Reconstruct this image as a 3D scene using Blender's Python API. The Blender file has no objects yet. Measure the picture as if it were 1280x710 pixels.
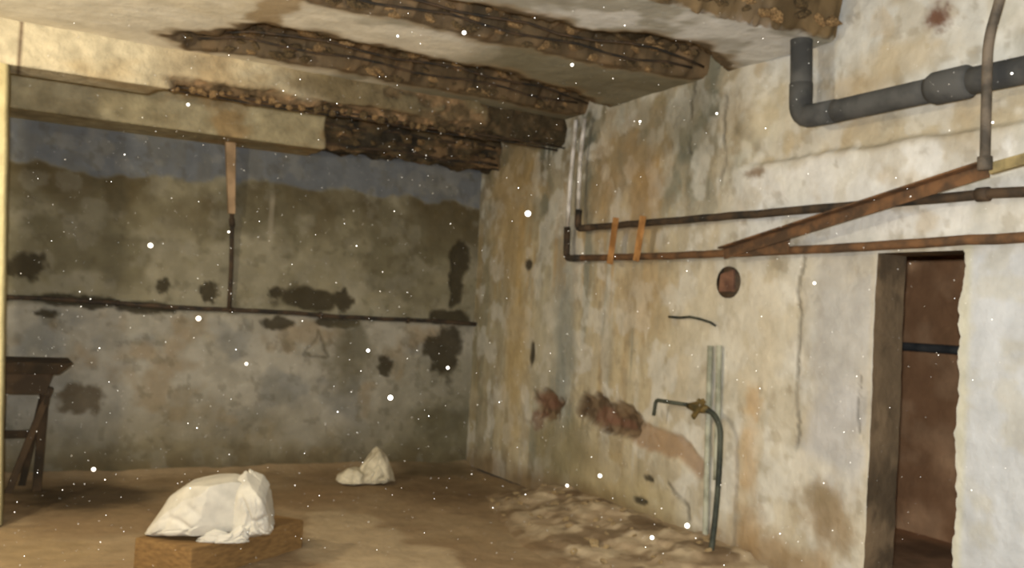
import bpy, bmesh, math, random
import numpy as np
from mathutils import Matrix, Vector

# ------------------------------------------------------------------ camera, world, lights, exposure
sc = bpy.context.scene
col = sc.collection
cam = bpy.data.cameras.new('camera')
cam.sensor_width = 36.0
cam.lens = 33.0681
cam.clip_start = 0.05
cam.dof.use_dof = True            # the shot is focused short of the walls, on the dust in the air
cam.dof.focus_distance = 1.8
cam.dof.aperture_fstop = 5.6
camo = bpy.data.objects.new('camera', cam)
col.objects.link(camo)
camo.matrix_world = Matrix(((0.876571, -0.062902, -0.477145, 0.0), (-0.478091, -0.0, -0.87831, 0.0), (0.055248, 0.99802, -0.030073, 1.6), (0.0, 0.0, 0.0, 1.0)))
sc.camera = camo
sc.view_settings.view_transform = 'Standard'
sc.view_settings.look = 'None'
sc.view_settings.gamma = 1.0
sc.view_settings.use_curve_mapping = False
sc.view_settings.exposure = 0.0
world = bpy.data.worlds.new('world')
sc.world = world
world.use_nodes = True
world.node_tree.nodes['Background'].inputs[0].default_value = (0.5, 0.5, 0.5, 1)
world.node_tree.nodes['Background'].inputs[1].default_value = 0.02


def point_light(name, loc, power, color, radius):
    l = bpy.data.lights.new(name, 'POINT')
    l.energy = power
    l.color = color
    l.shadow_soft_size = radius
    o = bpy.data.objects.new(name, l)
    o.location = loc
    col.objects.link(o)
    return o


# a bare bulb hanging in the bay left of the view, and the flash of the camera itself
point_light('hanging_bulb_light', (-1.35, 4.7, 2.62), 275, (1.0, 0.89, 0.68), 0.10)
point_light('camera_flash_light', (-0.06, -0.02, 1.70), 960, (0.91, 0.955, 1.0), 0.03)

# ------------------------------------------------------------------ helpers
rnd = random.Random(7)
CZ = 3.36          # ceiling height
XR = 4.36          # inner face of the right wall
YB = 8.82          # inner face of the back wall


def lin(c):
    return tuple(((v / 255) / 12.92 if v / 255 <= 0.04045 else ((v / 255 + 0.055) / 1.055) ** 2.4) for v in c)


def pigment(c, k=0.16):
    l = lin(c)
    g = 0.2126 * l[0] + 0.7152 * l[1] + 0.0722 * l[2]
    return tuple(v + (g - v) * k for v in l)


def hsh(i, j, s):
    v = np.sin(i * 127.1 + j * 311.7 + s * 74.7) * 43758.5453
    return v - np.floor(v)


def vnoise(x, y, s=0):
    xi = np.floor(x); yi = np.floor(y)
    fx = x - xi; fy = y - yi
    fx = fx * fx * (3 - 2 * fx); fy = fy * fy * (3 - 2 * fy)
    a = hsh(xi, yi, s); b = hsh(xi + 1, yi, s); c = hsh(xi, yi + 1, s); d = hsh(xi + 1, yi + 1, s)
    return (a + (b - a) * fx) * (1 - fy) + (c + (d - c) * fx) * fy


def fbm(x, y, s=0, octv=4):
    t = 0; a = 0.5
    for k in range(octv):
        t = t + a * vnoise(x * 2 ** k, y * 2 ** k, s + k * 13)
        a *= 0.5
    return t / (1 - 0.5 ** octv)


def sstep(a, b, x):
    t = np.clip((x - a) / (b - a), 0, 1)
    return t * t * (3 - 2 * t)


def blob(u, v, cu, cv, ru, rv, seed=0, rough=0.6, soft=0.35):
    """ragged patch mask centred on (cu, cv) in metres on a surface"""
    n = fbm(u / max(ru, rv) * 2.5 + seed * 3.1, v / max(ru, rv) * 2.5, seed, 4) - 0.5
    d = np.sqrt(((u - cu) / ru) ** 2 + ((v - cv) / rv) ** 2) + n * 2 * rough
    return 1 - sstep(1 - soft, 1 + soft, d)


def poly_dist(u, v, pts):
    """signed distance (positive inside) to a polygon in metres"""
    best = np.full(u.shape, 1e9); inside = np.zeros(u.shape, bool)
    n = len(pts)
    for i in range(n):
        ax, ay = pts[i]; bx, by = pts[(i + 1) % n]
        dx, dy = bx - ax, by - ay
        t = np.clip(((u - ax) * dx + (v - ay) * dy) / (dx * dx + dy * dy + 1e-12), 0, 1)
        best = np.minimum(best, np.hypot(u - ax - t * dx, v - ay - t * dy))
        cond = ((ay > v) != (by > v))
        xx = dx * (v - ay) / (by - ay + 1e-12) + ax
        inside ^= cond & (u < xx)
    return np.where(inside, best, -best)


def line_dist(u, v, pts):
    best = np.full(u.shape, 1e9)
    for (ax, ay), (bx, by) in zip(pts[:-1], pts[1:]):
        dx, dy = bx - ax, by - ay
        t = np.clip(((u - ax) * dx + (v - ay) * dy) / (dx * dx + dy * dy + 1e-12), 0, 1)
        best = np.minimum(best, np.hypot(u - ax - t * dx, v - ay - t * dy))
    return best


class Paint:
    """mineral colours of a surface: plaster, bare mortar, rust, lime, damp; also some painted-in shade"""
    def __init__(self, shape, base, k=0.16):
        self.k = k
        self.c = np.zeros(shape + (3,)); self.c[:] = pigment(base, k)

    def put(self, mask, color, a=1.0):
        m = np.clip(mask * a, 0, 1)[..., None]
        self.c = self.c * (1 - m) + np.array(pigment(color, self.k)) * m


def grid_mesh(name, P, C, mat, smooth=True, keep=None, flip=False):
    """P (nu, nv, 3) positions, C (nu, nv, 3) colours"""
    nu, nv = P.shape[:2]
    idx = np.arange(nu * nv).reshape(nu, nv)
    f = np.stack([idx[:-1, :-1], idx[1:, :-1], idx[1:, 1:], idx[:-1, 1:]], -1)
    if keep is not None:
        f = f[keep]
    f = f.reshape(-1, 4)
    if flip:
        f = f[:, ::-1]
    me = bpy.data.meshes.new(name)
    me.vertices.add(nu * nv)
    me.vertices.foreach_set('co', P.reshape(-1).astype(np.float32))
    me.loops.add(f.size)
    me.loops.foreach_set('vertex_index', f.reshape(-1).astype(np.int32))
    me.polygons.add(len(f))
    me.polygons.foreach_set('loop_start', (np.arange(len(f)) * 4).astype(np.int32))
    me.polygons.foreach_set('use_smooth', np.full(len(f), smooth))
    me.update(calc_edges=True)
    a = me.color_attributes.new('Col', 'FLOAT_COLOR', 'POINT')
    cc = np.ones((nu * nv, 4), np.float32); cc[:, :3] = C.reshape(-1, 3)
    a.data.foreach_set('color', cc.reshape(-1))
    me.materials.append(mat)
    o = bpy.data.objects.new(name, me)
    col.objects.link(o)
    return o


def tag(o, label, cat=None, group=None, kind=None):
    o['label'] = label
    if cat: o['category'] = cat
    if group: o['group'] = group
    if kind: o['kind'] = kind
    return o


def empty(name, loc):
    o = bpy.data.objects.new(name, None)
    o.location = loc
    o.empty_display_size = 0.1
    col.objects.link(o)
    return o


def link_mesh(name, me, parent=None):
    o = bpy.data.objects.new(name, me)
    col.objects.link(o)
    if parent is not None:
        o.parent = parent
        o.matrix_parent_inverse = Matrix.Translation(-Vector(parent.location))
    return o


def bm_obj(name, bm, mat, parent=None, smooth=False):
    me = bpy.data.meshes.new(name)
    bmesh.ops.recalc_face_normals(bm, faces=bm.faces)
    for f in bm.faces: f.smooth = smooth
    bm.to_mesh(me); bm.free()
    me.materials.append(mat)
    return link_mesh(name, me, parent)


def round_path(pts, r):
    """replace inner corners by arcs"""
    pts = [Vector(p) for p in pts]
    out = [pts[0]]
    for i in range(1, len(pts) - 1):
        p = pts[i]
        a = (pts[i - 1] - p); b = (pts[i + 1] - p)
        d = min(r, a.length * 0.45, b.length * 0.45)
        a.normalize(); b.normalize()
        for k in range(7):
            t = k / 6
            out.append((p + a * d) * (1 - t) ** 2 + p * 2 * t * (1 - t) + (p + b * d) * t * t)
    out.append(pts[-1])
    return out


def tube_bm(pts, r, seg=14, radii=None, wob=0.0, seed=0, sub=0.12):
    P = [Vector(p) for p in pts]
    if sub:
        Q = [P[0]]; R = [radii[0] if radii else r]
        for i in range(1, len(P)):
            n = max(1, int((P[i] - P[i - 1]).length / sub))
            for k in range(1, n + 1):
                Q.append(P[i - 1].lerp(P[i], k / n))
                R.append((radii[i - 1] * (1 - k / n) + radii[i] * k / n) if radii else r)
        P = Q; radii = R
    bm = bmesh.new(); rings = []
    q = random.Random(seed)
    t0 = (P[1] - P[0]).normalized()
    n0 = t0.orthogonal().normalized()
    for i, p in enumerate(P):
        t = (P[min(i + 1, len(P) - 1)] - P[max(i - 1, 0)]).normalized()
        n0 = (n0 - t * n0.dot(t)).normalized()
        b = t.cross(n0)
        rr = radii[i] if radii else r
        off = Vector((q.uniform(-1, 1), q.uniform(-1, 1), q.uniform(-1, 1))) * wob
        rings.append([bm.verts.new(p + off + (n0 * math.cos(a) + b * math.sin(a)) * rr * (1 + q.uniform(-1, 1) * wob * 4))
                      for a in (2 * math.pi * k / seg for k in range(seg))])
    for r0, r1 in zip(rings[:-1], rings[1:]):
        for k in range(seg):
            bm.faces.new((r0[k], r0[(k + 1) % seg], r1[(k + 1) % seg], r1[k]))
    bm.faces.new(rings[0][::-1]); bm.faces.new(rings[-1])
    return bm


def tube(name, pts, r, mat, parent=None, **k):
    return bm_obj(name, tube_bm(pts, r, **k), mat, parent, smooth=True)


def hexa_bm(c8, bevel=0.006, cuts=0, jit=0.0, seed=0):
    """box from eight corners: bottom loop of four, top loop of four"""
    bm = bmesh.new()
    v = [bm.verts.new(c) for c in c8]
    for f in ((3, 2, 1, 0), (4, 5, 6, 7), (0, 1, 5, 4), (1, 2, 6, 5), (2, 3, 7, 6), (3, 0, 4, 7)):
        bm.faces.new([v[i] for i in f])
    if cuts:
        bmesh.ops.subdivide_edges(bm, edges=bm.edges[:], cuts=cuts, use_grid_fill=True)
        q = random.Random(seed)
        for w in bm.verts:
            w.co += Vector((q.uniform(-1, 1), q.uniform(-1, 1), q.uniform(-1, 1))) * jit
    elif bevel:
        bmesh.ops.bevel(bm, geom=bm.edges[:], offset=bevel, segments=2, affect='EDGES', profile=0.6)
    return bm


def bar_bm(a, b, w, t, up, bevel=0.004):
    """flat bar from a to b, width w along up, thickness t across"""
    a = Vector(a); b = Vector(b); d = (b - a).normalized()
    u = Vector(up); u = (u - d * u.dot(d)).normalized(); s = d.cross(u)
    c = []
    for p in (a, b):
        pass
    u2 = u * w / 2; s2 = s * t / 2
    c8 = [a - u2 - s2, a - u2 + s2, b - u2 + s2, b - u2 - s2, a + u2 - s2, a + u2 + s2, b + u2 + s2, b + u2 - s2]
    return hexa_bm(c8, bevel)


# ------------------------------------------------------------------ materials
def nn(nt, t, **kw):
    n = nt.nodes.new(t)
    for k, v in kw.items():
        setattr(n, k, v)
    return n


def base_mat(name, rough, metallic=0.0, spec=0.3):
    m = bpy.data.materials.new(name)
    m.use_nodes = True
    b = m.node_tree.nodes['Principled BSDF']
    b.inputs['Roughness'].default_value = rough
    b.inputs['Metallic'].default_value = metallic
    b.inputs['Specular IOR Level'].default_value = spec
    return m, m.node_tree, b


def add_bump(nt, b, scale, strength, dist=0.02, detail=6):
    tc = nn(nt, 'ShaderNodeTexCoord')
    nz = nn(nt, 'ShaderNodeTexNoise')
    nz.inputs['Scale'].default_value = scale
    nz.inputs['Detail'].default_value = detail
    nt.links.new(tc.outputs['Object'], nz.inputs['Vector'])
    bp = nn(nt, 'ShaderNodeBump')
    bp.inputs['Strength'].default_value = strength
    bp.inputs['Distance'].default_value = dist
    nt.links.new(nz.outputs['Fac'], bp.inputs['Height'])
    nt.links.new(bp.outputs['Normal'], b.inputs['Normal'])
    return tc, nz


def mat_vcol(name, rough=0.9, scale=22, var=0.35, bump=0.5, spec=0.15):
    m, nt, b = base_mat(name, rough, 0, spec)
    tc, nz = add_bump(nt, b, scale, bump)
    at = nn(nt, 'ShaderNodeAttribute', attribute_name='Col')
    n2 = nn(nt, 'ShaderNodeTexNoise')
    n2.inputs['Scale'].default_value = scale * 0.35
    n2.inputs['Detail'].default_value = 8
    nt.links.new(tc.outputs['Object'], n2.inputs['Vector'])
    mr = nn(nt, 'ShaderNodeMapRange')
    mr.inputs[1].default_value = 0.25; mr.inputs[2].default_value = 0.75
    mr.inputs[3].default_value = 1 - var; mr.inputs[4].default_value = 1 + var
    nt.links.new(n2.outputs['Fac'], mr.inputs[0])
    mx = nn(nt, 'ShaderNodeVectorMath', operation='SCALE')
    nt.links.new(at.outputs['Color'], mx.inputs[0])
    nt.links.new(mr.outputs[0], mx.inputs['Scale'])
    nt.links.new(mx.outputs[0], b.inputs['Base Color'])
    return m


def mat_mix(name, c1, c2, scale, rough=0.8, metallic=0.0, bump=0.3, lo=0.4, hi=0.6, spec=0.3, stretch=None):
    m, nt, b = base_mat(name, rough, metallic, spec)
    tc, nz = add_bump(nt, b, scale * 2.5, bump, 0.01)
    n2 = nn(nt, 'ShaderNodeTexNoise')
    n2.inputs['Scale'].default_value = scale
    n2.inputs['Detail'].default_value = 7
    if stretch:
        mp = nn(nt, 'ShaderNodeMapping')
        mp.inputs['Scale'].default_value = stretch
        nt.links.new(tc.outputs['Object'], mp.inputs['Vector'])
        nt.links.new(mp.outputs[0], n2.inputs['Vector'])
    else:
        nt.links.new(tc.outputs['Object'], n2.inputs['Vector'])
    cr = nn(nt, 'ShaderNodeValToRGB')
    cr.color_ramp.elements[0].position = lo
    cr.color_ramp.elements[1].position = hi
    cr.color_ramp.elements[0].color = lin(c1) + (1,)
    cr.color_ramp.elements[1].color = lin(c2) + (1,)
    nt.links.new(n2.outputs['Fac'], cr.inputs['Fac'])
    nt.links.new(cr.outputs['Color'], b.inputs['Base Color'])
    return m


M_plaster = mat_vcol('stained_plaster', 0.92, 20, 0.16, 0.45)
M_concrete = mat_vcol('spalled_concrete', 0.95, 26, 0.3, 0.8)
M_slab = mat_vcol('ceiling_slab', 0.93, 18, 0.14, 0.35)
M_dirt = mat_vcol('dirt_floor', 0.95, 16, 0.18, 0.5)
M_stone = mat_mix('aggregate_stone', (92, 72, 46), (158, 128, 88), 6, 0.95, bump=0.6)
M_stone_dark = mat_mix('dark_rubble_stone', (58, 48, 32), (112, 92, 62), 6, 0.95, bump=0.6)
M_chunk = mat_mix('broken_plaster', (128, 106, 72), (176, 152, 112), 7, 0.95, bump=0.6)
M_rust = mat_mix('rusted_iron', (76, 58, 42), (114, 82, 54), 9, 0.85, 0.1, 0.5)
M_rust_dark = mat_mix('dark_rusted_iron', (46, 42, 36), (78, 62, 46), 8, 0.8, 0.15, 0.5)
M_rust_orange = mat_mix('orange_rust', (140, 98, 54), (180, 132, 80), 8, 0.9, 0.0, 0.4)
M_black_pipe = mat_mix('tarred_cast_iron', (56, 56, 55), (80, 79, 76), 5, 0.9, 0.0, 0.25)
M_grey_pipe = mat_mix('grey_painted_steel', (66, 60, 52), (112, 100, 86), 7, 0.75, 0.0, 0.3)
M_white_pipe = mat_mix('white_painted_pipe', (150, 142, 130), (212, 206, 200), 7, 0.7, 0.0, 0.2)
M_wood = mat_mix('old_timber', (104, 78, 44), (128, 98, 58), 4, 0.9, 0, 0.5, 0.35, 0.65, stretch=(1.5, 6, 14))
M_wood_dark = mat_mix('dark_stained_wood', (46, 38, 26), (70, 54, 36), 5, 0.9, 0, 0.5)
M_wood_brown = mat_mix('brown_board', (62, 50, 36), (84, 66, 46), 5, 0.9, 0, 0.4)
M_peach = mat_mix('peach_painted_batten', (138, 114, 86), (170, 142, 110), 6, 0.9, 0, 0.3)
M_sack = mat_mix('white_woven_sack', (168, 162, 150), (192, 185, 170), 9, 0.75, 0, 0.35, 0.3, 0.6)
M_sack_dull = mat_mix('dusty_sack', (168, 156, 130), (212, 200, 172), 9, 0.8, 0, 0.35, 0.3, 0.6)
M_pale_conduit = mat_mix('pale_green_conduit', (128, 128, 110), (170, 168, 148), 8, 0.8, 0, 0.3)
M_hose = mat_mix('dark_rubber_hose', (40, 44, 38), (70, 72, 60), 8, 0.7, 0, 0.2)
M_brass = mat_mix('corroded_brass', (66, 58, 34), (112, 92, 50), 12, 0.7, 0.1, 0.4)
M_dust = mat_mix('pale_dust', (235, 230, 220), (250, 248, 244), 3, 0.9, 0, 0.0)

# ------------------------------------------------------------------ back wall
def lattice(a0, a1, b0, b1, step, extra_a=(), extra_b=()):
    a = np.linspace(a0, a1, int(round((a1 - a0) / step)) + 1)
    b = np.linspace(b0, b1, int(round((b1 - b0) / step)) + 1)
    for e in extra_a: a[np.argmin(abs(a - e))] = e
    for e in extra_b: b[np.argmin(abs(b - e))] = e
    return np.meshgrid(a, b, indexing='ij')


U, V = lattice(-3.2, XR + 0.02, 0, CZ + .34, 0.016)
p = Paint(U.shape, (134, 125, 97))
n1 = fbm(U * 1.3, V * 1.3, 1); n2 = fbm(U * 4, V * 4, 2); n3 = fbm(U * 9, V * 2.2, 3)
p.put(sstep(0.4, 0.7, n1), (110, 102, 74), 0.75)
p.put(sstep(0.45, 0.7, n2), (146, 138, 114), 0.5)
p.put(sstep(.48, .66, fbm(U * 2.1 + 8, V * 2.1, 6)) * sstep(1.5, 1.7, V), (92, 84, 58), .7)
edge = 2.61 + (n2 - 0.5) * 0.2 + (fbm(U * 1.1, V * 0, 9) - .5) * 0.25
p.put(sstep(-0.02, 0.03, V - edge), (98, 102, 108), 0.88)
p.put(sstep(-0.7, -0.05, V - edge) * (1 - sstep(-0.02, 0.02, V - edge)) * sstep(0.22, 0.52, fbm(U * 2.2, V * 1.5, 5)), (82, 70, 42), 0.95)
p.put((1 - sstep(1.40, 1.5, V + (n2 - .5) * .12)), (164, 157, 142), 0.75)
p.put((1 - sstep(1.40, 1.5, V)) * sstep(0.5, 0.68, fbm(U * 2.6, V * 2.6, 21)), (124, 122, 114), 0.8)
p.put((1 - sstep(1.40, 1.5, V)) * sstep(0.55, 0.72, fbm(U * 3.1 + 5, V * 3.1, 22)), (134, 112, 76), 0.6)
p.put(1 - sstep(0.05, 0.75, V + (n1 - .5) * 0.7), (112, 98, 62), 0.8)
p.put(sstep(2.9, 4.1, U) * (1 - sstep(0.9, 1.3, V + (n1 - .5) * .5)), (108, 102, 76), 0.6)
p.put(1 - sstep(0.0, 0.28, V + (n2 - .5) * 0.3), (84, 70, 40), 0.7)
p.put(sstep(.52, .64, fbm(U * 7, V * 6, 23)), (104, 96, 72), .22)
p.put(sstep(.54, .66, fbm(U * 6 + 5, V * 6, 24)), (150, 144, 126), .2)
p.put(sstep(.64, .70, fbm(U * 13, V * 13, 25)), (78, 70, 48), .3)
peel = np.zeros(U.shape)
for i, (a, b, ra, rb) in enumerate([(0.166, 1.764, 0.153, 0.133), (2.587, 1.618, 0.404, 0.107), (2.278, 1.661, 0.060, 0.060), (2.944, 1.622, 0.097, 0.109), (4.166, 2.070, 0.110, 0.199), (4.154, 1.820, 0.091, 0.215), (4.051, 1.155, 0.216, 0.263), (1.279, 1.659, 0.054, 0.071), (1.674, 1.625, 0.084, 0.087), (1.124, 1.459, 0.264, 0.049), (0.454, 1.493, 0.207, 0.047), (2.333, 1.377, 0.166, 0.060), (2.878, 1.401, 0.208, 0.046), (4.064, 1.518, 0.235, 0.082), (3.414, 0.994, 0.076, 0.111), (0.370, 1.374, 0.085, 0.034), (0.734, 1.488, 0.189, 0.055)]):
    peel = np.maximum(peel, blob(U, V, a, b, ra, rb, 30 + i, 0.55, 0.18))
for pl in ([(2.566, 1.098), (2.708, 1.309), (2.834, 1.082), (2.597, 1.083)],):
    peel = np.maximum(peel, .55 * (1 - sstep(0.006, 0.02, line_dist(U + (n2 - .5) * .12, V + (fbm(U * 9, V * 9, 28) - .5) * .10, pl))))
p.put(peel, (58, 50, 32), 0.92)
for i, (a, b, ra, rb) in enumerate([(3.860, 0.500, 0.194, 0.081), (3.057, 1.127, 0.244, 0.312), (4.133, 0.416, 0.236, 0.181)]):
    p.put(blob(U, V, a, b, ra, rb, 60 + i, 0.6, 0.5), (92, 84, 58), 0.7)
for i, (a, b, ra, rb) in enumerate([(0.661, 0.649, 0.175, 0.136)]):
    p.put(blob(U, V, a, b, ra, rb, 66 + i, 0.5, 0.2), (86, 70, 44), 0.8)  # bench's cast shadow painted into the wall colour
p.put((1 - sstep(0.01, 0.03, abs(U - 2.19))) * sstep(2.0, 2.3, V) * (1 - sstep(2.5, 2.62, V)), (160, 148, 124), 0.5)
yy = YB + (n1 - .5) * 0.02 + (n2 - .5) * 0.012 + peel * 0.022 + (hsh(U * 91, V * 57, 3) - .5) * 0.0015
wb = grid_mesh('wall_back', np.stack([U, yy, V], -1), p.c, M_plaster, flip=True)
tag(wb, 'mouldy grey and olive plaster back wall with peeling patches', kind='structure')

# ------------------------------------------------------------------ right wall with the doorway
DY0, DY1, DZ = 3.155, 3.70, 2.05
U, V = lattice(-1.6, YB + 0.02, 0, CZ + .34, 0.016, (DY0, DY1), (DZ,))
a_ = U[:, 0]; b_ = V[0]
i0 = int(np.argmin(abs(a_ - DY0))); i1 = int(np.argmin(abs(a_ - DY1))); j1 = int(np.argmin(abs(b_ - DZ)))
p = Paint(U.shape, (190, 181, 160))
n1 = fbm(U * 1.2, V * 1.2, 101); n2 = fbm(U * 4, V * 4, 102)
st = fbm(U * 5.5, V * 0.55, 103); st2 = fbm(U * 11, V * 0.9, 104); st3 = fbm(U * 3.1, V * 0.4, 105)
far = sstep(5.2, 6.3, U)
p.put(sstep(0.42, 0.62, st) * (0.35 + 0.65 * far), (172, 144, 88), 0.75)
p.put(sstep(0.45, 0.65, st3) * far, (142, 134, 106), 0.8)
p.put(sstep(0.5, 0.7, st2) * (0.3 + 0.7 * far), (166, 152, 120), 0.6)
p.put(sstep(0.5, 0.66, fbm(U * 5 + 9, V * 0.7, 108)) * far, (194, 176, 136), 0.6)
p.put(sstep(.5, .6, fbm(U * 8 + 3, V * .35, 106)) * far, (196, 182, 148), .65)
p.put(sstep(.52, .62, fbm(U * 7 + 13, V * .5, 107)) * far, (126, 126, 110), .75)
p.put(sstep(.54, .62, fbm(U * 9 + 23, V * .5, 114)) * far * sstep(1.4, 2.0, V), (182, 146, 82), .7)
p.put(sstep(7.7, 8.5, U), (146, 134, 98), 0.6)
p.put(sstep(2.55, 2.85, V + (n2 - .5) * .5) * sstep(4.5, 5.0, U + (n1 - .5) * .6), (126, 118, 94), 0.8)
p.put(sstep(0.45, 0.6, fbm(U * 3.4, V * 3.4, 109)) * sstep(2.5, 2.9, V) * sstep(4.4, 5.0, U), (90, 90, 78), 0.75)
p.put(sstep(0.52, 0.66, fbm(U * 3.0 + 4, V * 2.0, 110)) * sstep(2.4, 2.8, V) * sstep(4.2, 4.9, U), (168, 144, 98), 0.5)
p.put(sstep(0.5, 0.62, fbm(U * 4.2 + 14, V * 3.1, 117)) * sstep(2.2, 2.6, V) * sstep(4.4, 4.9, U), (104, 108, 94), 0.6)
p.put(sstep(0.55, 0.66, fbm(U * 6 + 4, V * 4.1, 118)) * sstep(2.4, 2.8, V) * sstep(4.3, 4.8, U), (188, 184, 168), 0.6)
# limewashed upper right part
lime = (1 - sstep(4.6, 5.0, U + (n2 - .5) * .6)) * sstep(2.0, 2.2, V)
p.put(lime * (1 - sstep(2.60, 2.74, V + (n2 - .5) * .1)), (210, 206, 198), 0.9)
p.put(lime * sstep(2.62, 2.7, V + (n2 - .5) * .06) * (1 - sstep(2.72, 2.86, V + (n2 - .5) * .1)), (176, 158, 122), 0.7)
p.put(lime * sstep(2.86, 3.0, V + (n2 - .5) * .4), (194, 193, 186), 0.8)
p.put(lime * sstep(0.5, 0.66, fbm(U * 2.4, V * 3, 111)) * sstep(2.9, 3.0, V), (166, 144, 102), 0.7)
p.put(lime * sstep(0.52, 0.68, fbm(U * 5, V * 5, 112)), (180, 158, 120), 0.5)
p.put(sstep(.5, .62, fbm(U * 5.5, V * 4.5, 119)), (170, 157, 130), .45)
p.put(sstep(.52, .64, fbm(U * 6 + 7, V * 5, 121)), (206, 202, 190), .5)
p.put(sstep(.62, .70, fbm(U * 12, V * 10, 122)), (136, 120, 90), .35)
for i, (a, b, ra, rb, c, al) in enumerate([
        (*(8.112, 2.623, 0.431, 0.716), (180, 148, 86), .6), (*(7.020, 1.418, 0.185, 0.768), (134, 136, 126), .8), (*(7.356, 1.329, 0.199, 0.722), (186, 176, 148), .5),
        (*(7.879, 1.300, 0.221, 0.912), (182, 154, 94), .7), (*(6.012, 2.662, 0.276, 0.446), (166, 128, 68), .6), (*(6.512, 2.642, 0.191, 0.472), (174, 140, 84), .5),
        (*(5.741, 3.066, 0.399, 0.248), (116, 108, 84), .5), (*(5.366, 3.069, 0.217, 0.296), (104, 100, 82), .5), (*(4.975, 2.953, 0.114, 0.258), (150, 128, 84), .5),
        (*(5.251, 1.561, 0.227, 0.341), (198, 186, 158), .6), (*(5.937, 1.781, 0.312, 0.311), (172, 142, 90), .45),
        (*(4.608, 1.535, 0.293, 0.312), (204, 192, 166), .5), (*(3.946, 1.568, 0.264, 0.518), (168, 165, 160), .85), (*(3.944, 1.004, 0.215, 0.279), (172, 169, 166), .85),
        (*(4.666, 0.747, 0.089, 0.237), (184, 144, 84), .5), (*(4.639, 1.116, 0.066, 0.104), (186, 146, 84), .6), (*(4.627, 0.288, 0.117, 0.203), (164, 128, 74), .6),
        (*(3.981, 0.505, 0.217, 0.195), (140, 116, 80), .85), (*(4.074, 0.604, 0.124, 0.075), (134, 116, 84), .6),
        (*(3.408, 3.338, 0.076, 0.076), (104, 66, 44), .95), (*(4.733, 2.617, 0.076, 0.032), (120, 92, 58), .8),
        (*(6.472, 0.327, 0.826, 0.232), (158, 140, 98), .7), (*(5.797, 0.144, 0.601, 0.237), (176, 158, 112), .7), (*(6.987, 0.445, 0.473, 0.273), (134, 122, 84), .7),
        (*(6.569, 0.079, 0.966, 0.130), (128, 106, 64), .7), (*(4.446, 0.178, 0.488, 0.119), (150, 118, 70), .7), (*(4.732, 0.055, 0.302, 0.103), (110, 84, 50), .6),
        (*(3.660, 3.149, 0.332, 0.121), (182, 160, 116), .6), (*(3.969, 3.046, 0.244, 0.078), (178, 152, 108), .6), (*(4.632, 3.009, 0.178, 0.214), (196, 184, 152), .5),
        (*(2.987, 1.774, 0.130, 0.321), (184, 184, 182), .7), (*(2.957, 1.061, 0.170, 0.471), (178, 180, 180), .6)]):
    p.put(blob(U, V, a, b, ra, rb, 120 + i, 0.6, 0.6), c, al)
near = 1 - sstep(3.1, 3.2, U)
p.put(near * sstep(0.0, 0.1, 2.1 - V), (176, 178, 180), 0.9)
p.put(near * sstep(0.5, 0.68, fbm(U * 7, V * 7, 113)), (172, 166, 148), 0.5)
p.put((1 - sstep(0.0, 0.05, abs(U - 3.13))) * (V < 2.1), (190, 184, 152), 0.6)
# plaster gone down to brick and rubble low on the far part
spall = np.zeros(U.shape)
for i, (a, b, ra, rb) in enumerate([(7.242, 0.792, 0.277, 0.120), (6.522, 0.846, 0.237, 0.118), (6.229, 0.816, 0.355, 0.126)]):
    spall = np.maximum(spall, blob(U, V, a, b, ra, rb, 160 + i, 0.5, 0.18))
band = 1 - sstep(0.05, 0.1, line_dist(U, V, [(6.171, 0.792), (5.724, 0.710), (5.362, 0.682), (5.160, 0.585)]) + (n2 - .5) * .12)
p.put(band, (150, 112, 70), 0.7)
p.put(spall, (112, 88, 60), 0.9)
p.put(spall * sstep(.48, .6, fbm(U * 9, V * 9, 168)), (82, 64, 44), .8)
for i, (a, b, ra, rb) in enumerate([(7.302, 0.828, 0.196, 0.071), (7.396, 0.636, 0.114, 0.086), (6.376, 0.798, 0.160, 0.077), (6.114, 0.767, 0.194, 0.037)]):
    p.put(blob(U, V, a, b, ra, rb, 170 + i, 0.5, 0.3), (120, 80, 58), 0.6)
dark = np.zeros(U.shape)
for i, (a, b, ra, rb) in enumerate([(7.731, 2.057, 0.077, 0.053), (5.709, 0.413, 0.068, 0.024), (7.564, 1.229, 0.044, 0.118), (5.804, 0.227, 0.100, 0.030)]):
    dark = np.maximum(dark, blob(U, V, a, b, ra, rb, 180 + i, 0.3, 0.25))
for pl, w in (([(5.451, 0.419), (5.401, 0.371), (5.243, 0.306), (5.218, 0.210)], .012), ([(5.425, 3.374), (5.403, 2.840)], .012), ([(5.040, 3.188), (5.015, 2.597)], .012), ([(4.271, 2.039), (4.271, 1.502), (4.244, 0.864)], .010), ([(3.781, 1.346), (3.786, 1.025)], .008)):
    dark = np.maximum(dark, (1 - sstep(w, w * 2.2, line_dist(U + (fbm(V * 5, V * 0, 185) - .5) * .09 + (fbm(V * 23, V * 0, 186) - .5) * .03, V, pl) + (n2 - .5) * .02)) * sstep(.35, .6, n2) * 0.6)
p.put(dark, (54, 48, 36), 0.9)
p.put(1 - sstep(0.0, 0.25, V + (n2 - .5) * .3), (120, 94, 56), 0.7)
p.put((1 - sstep(0.01, 0.05, U - DY1)) * (U > DY1) * (V < 2.1), (184, 172, 148), 0.6)
xx = XR + (n1 - .5) * 0.03 + (n2 - .5) * 0.016 + spall * (0.05 + (fbm(U * 14, V * 14, 169) - .5) * .06) + dark * 0.012 + band * 0.02 - (fbm(U * 9, V * 9, 115) - .5) * .008
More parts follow.
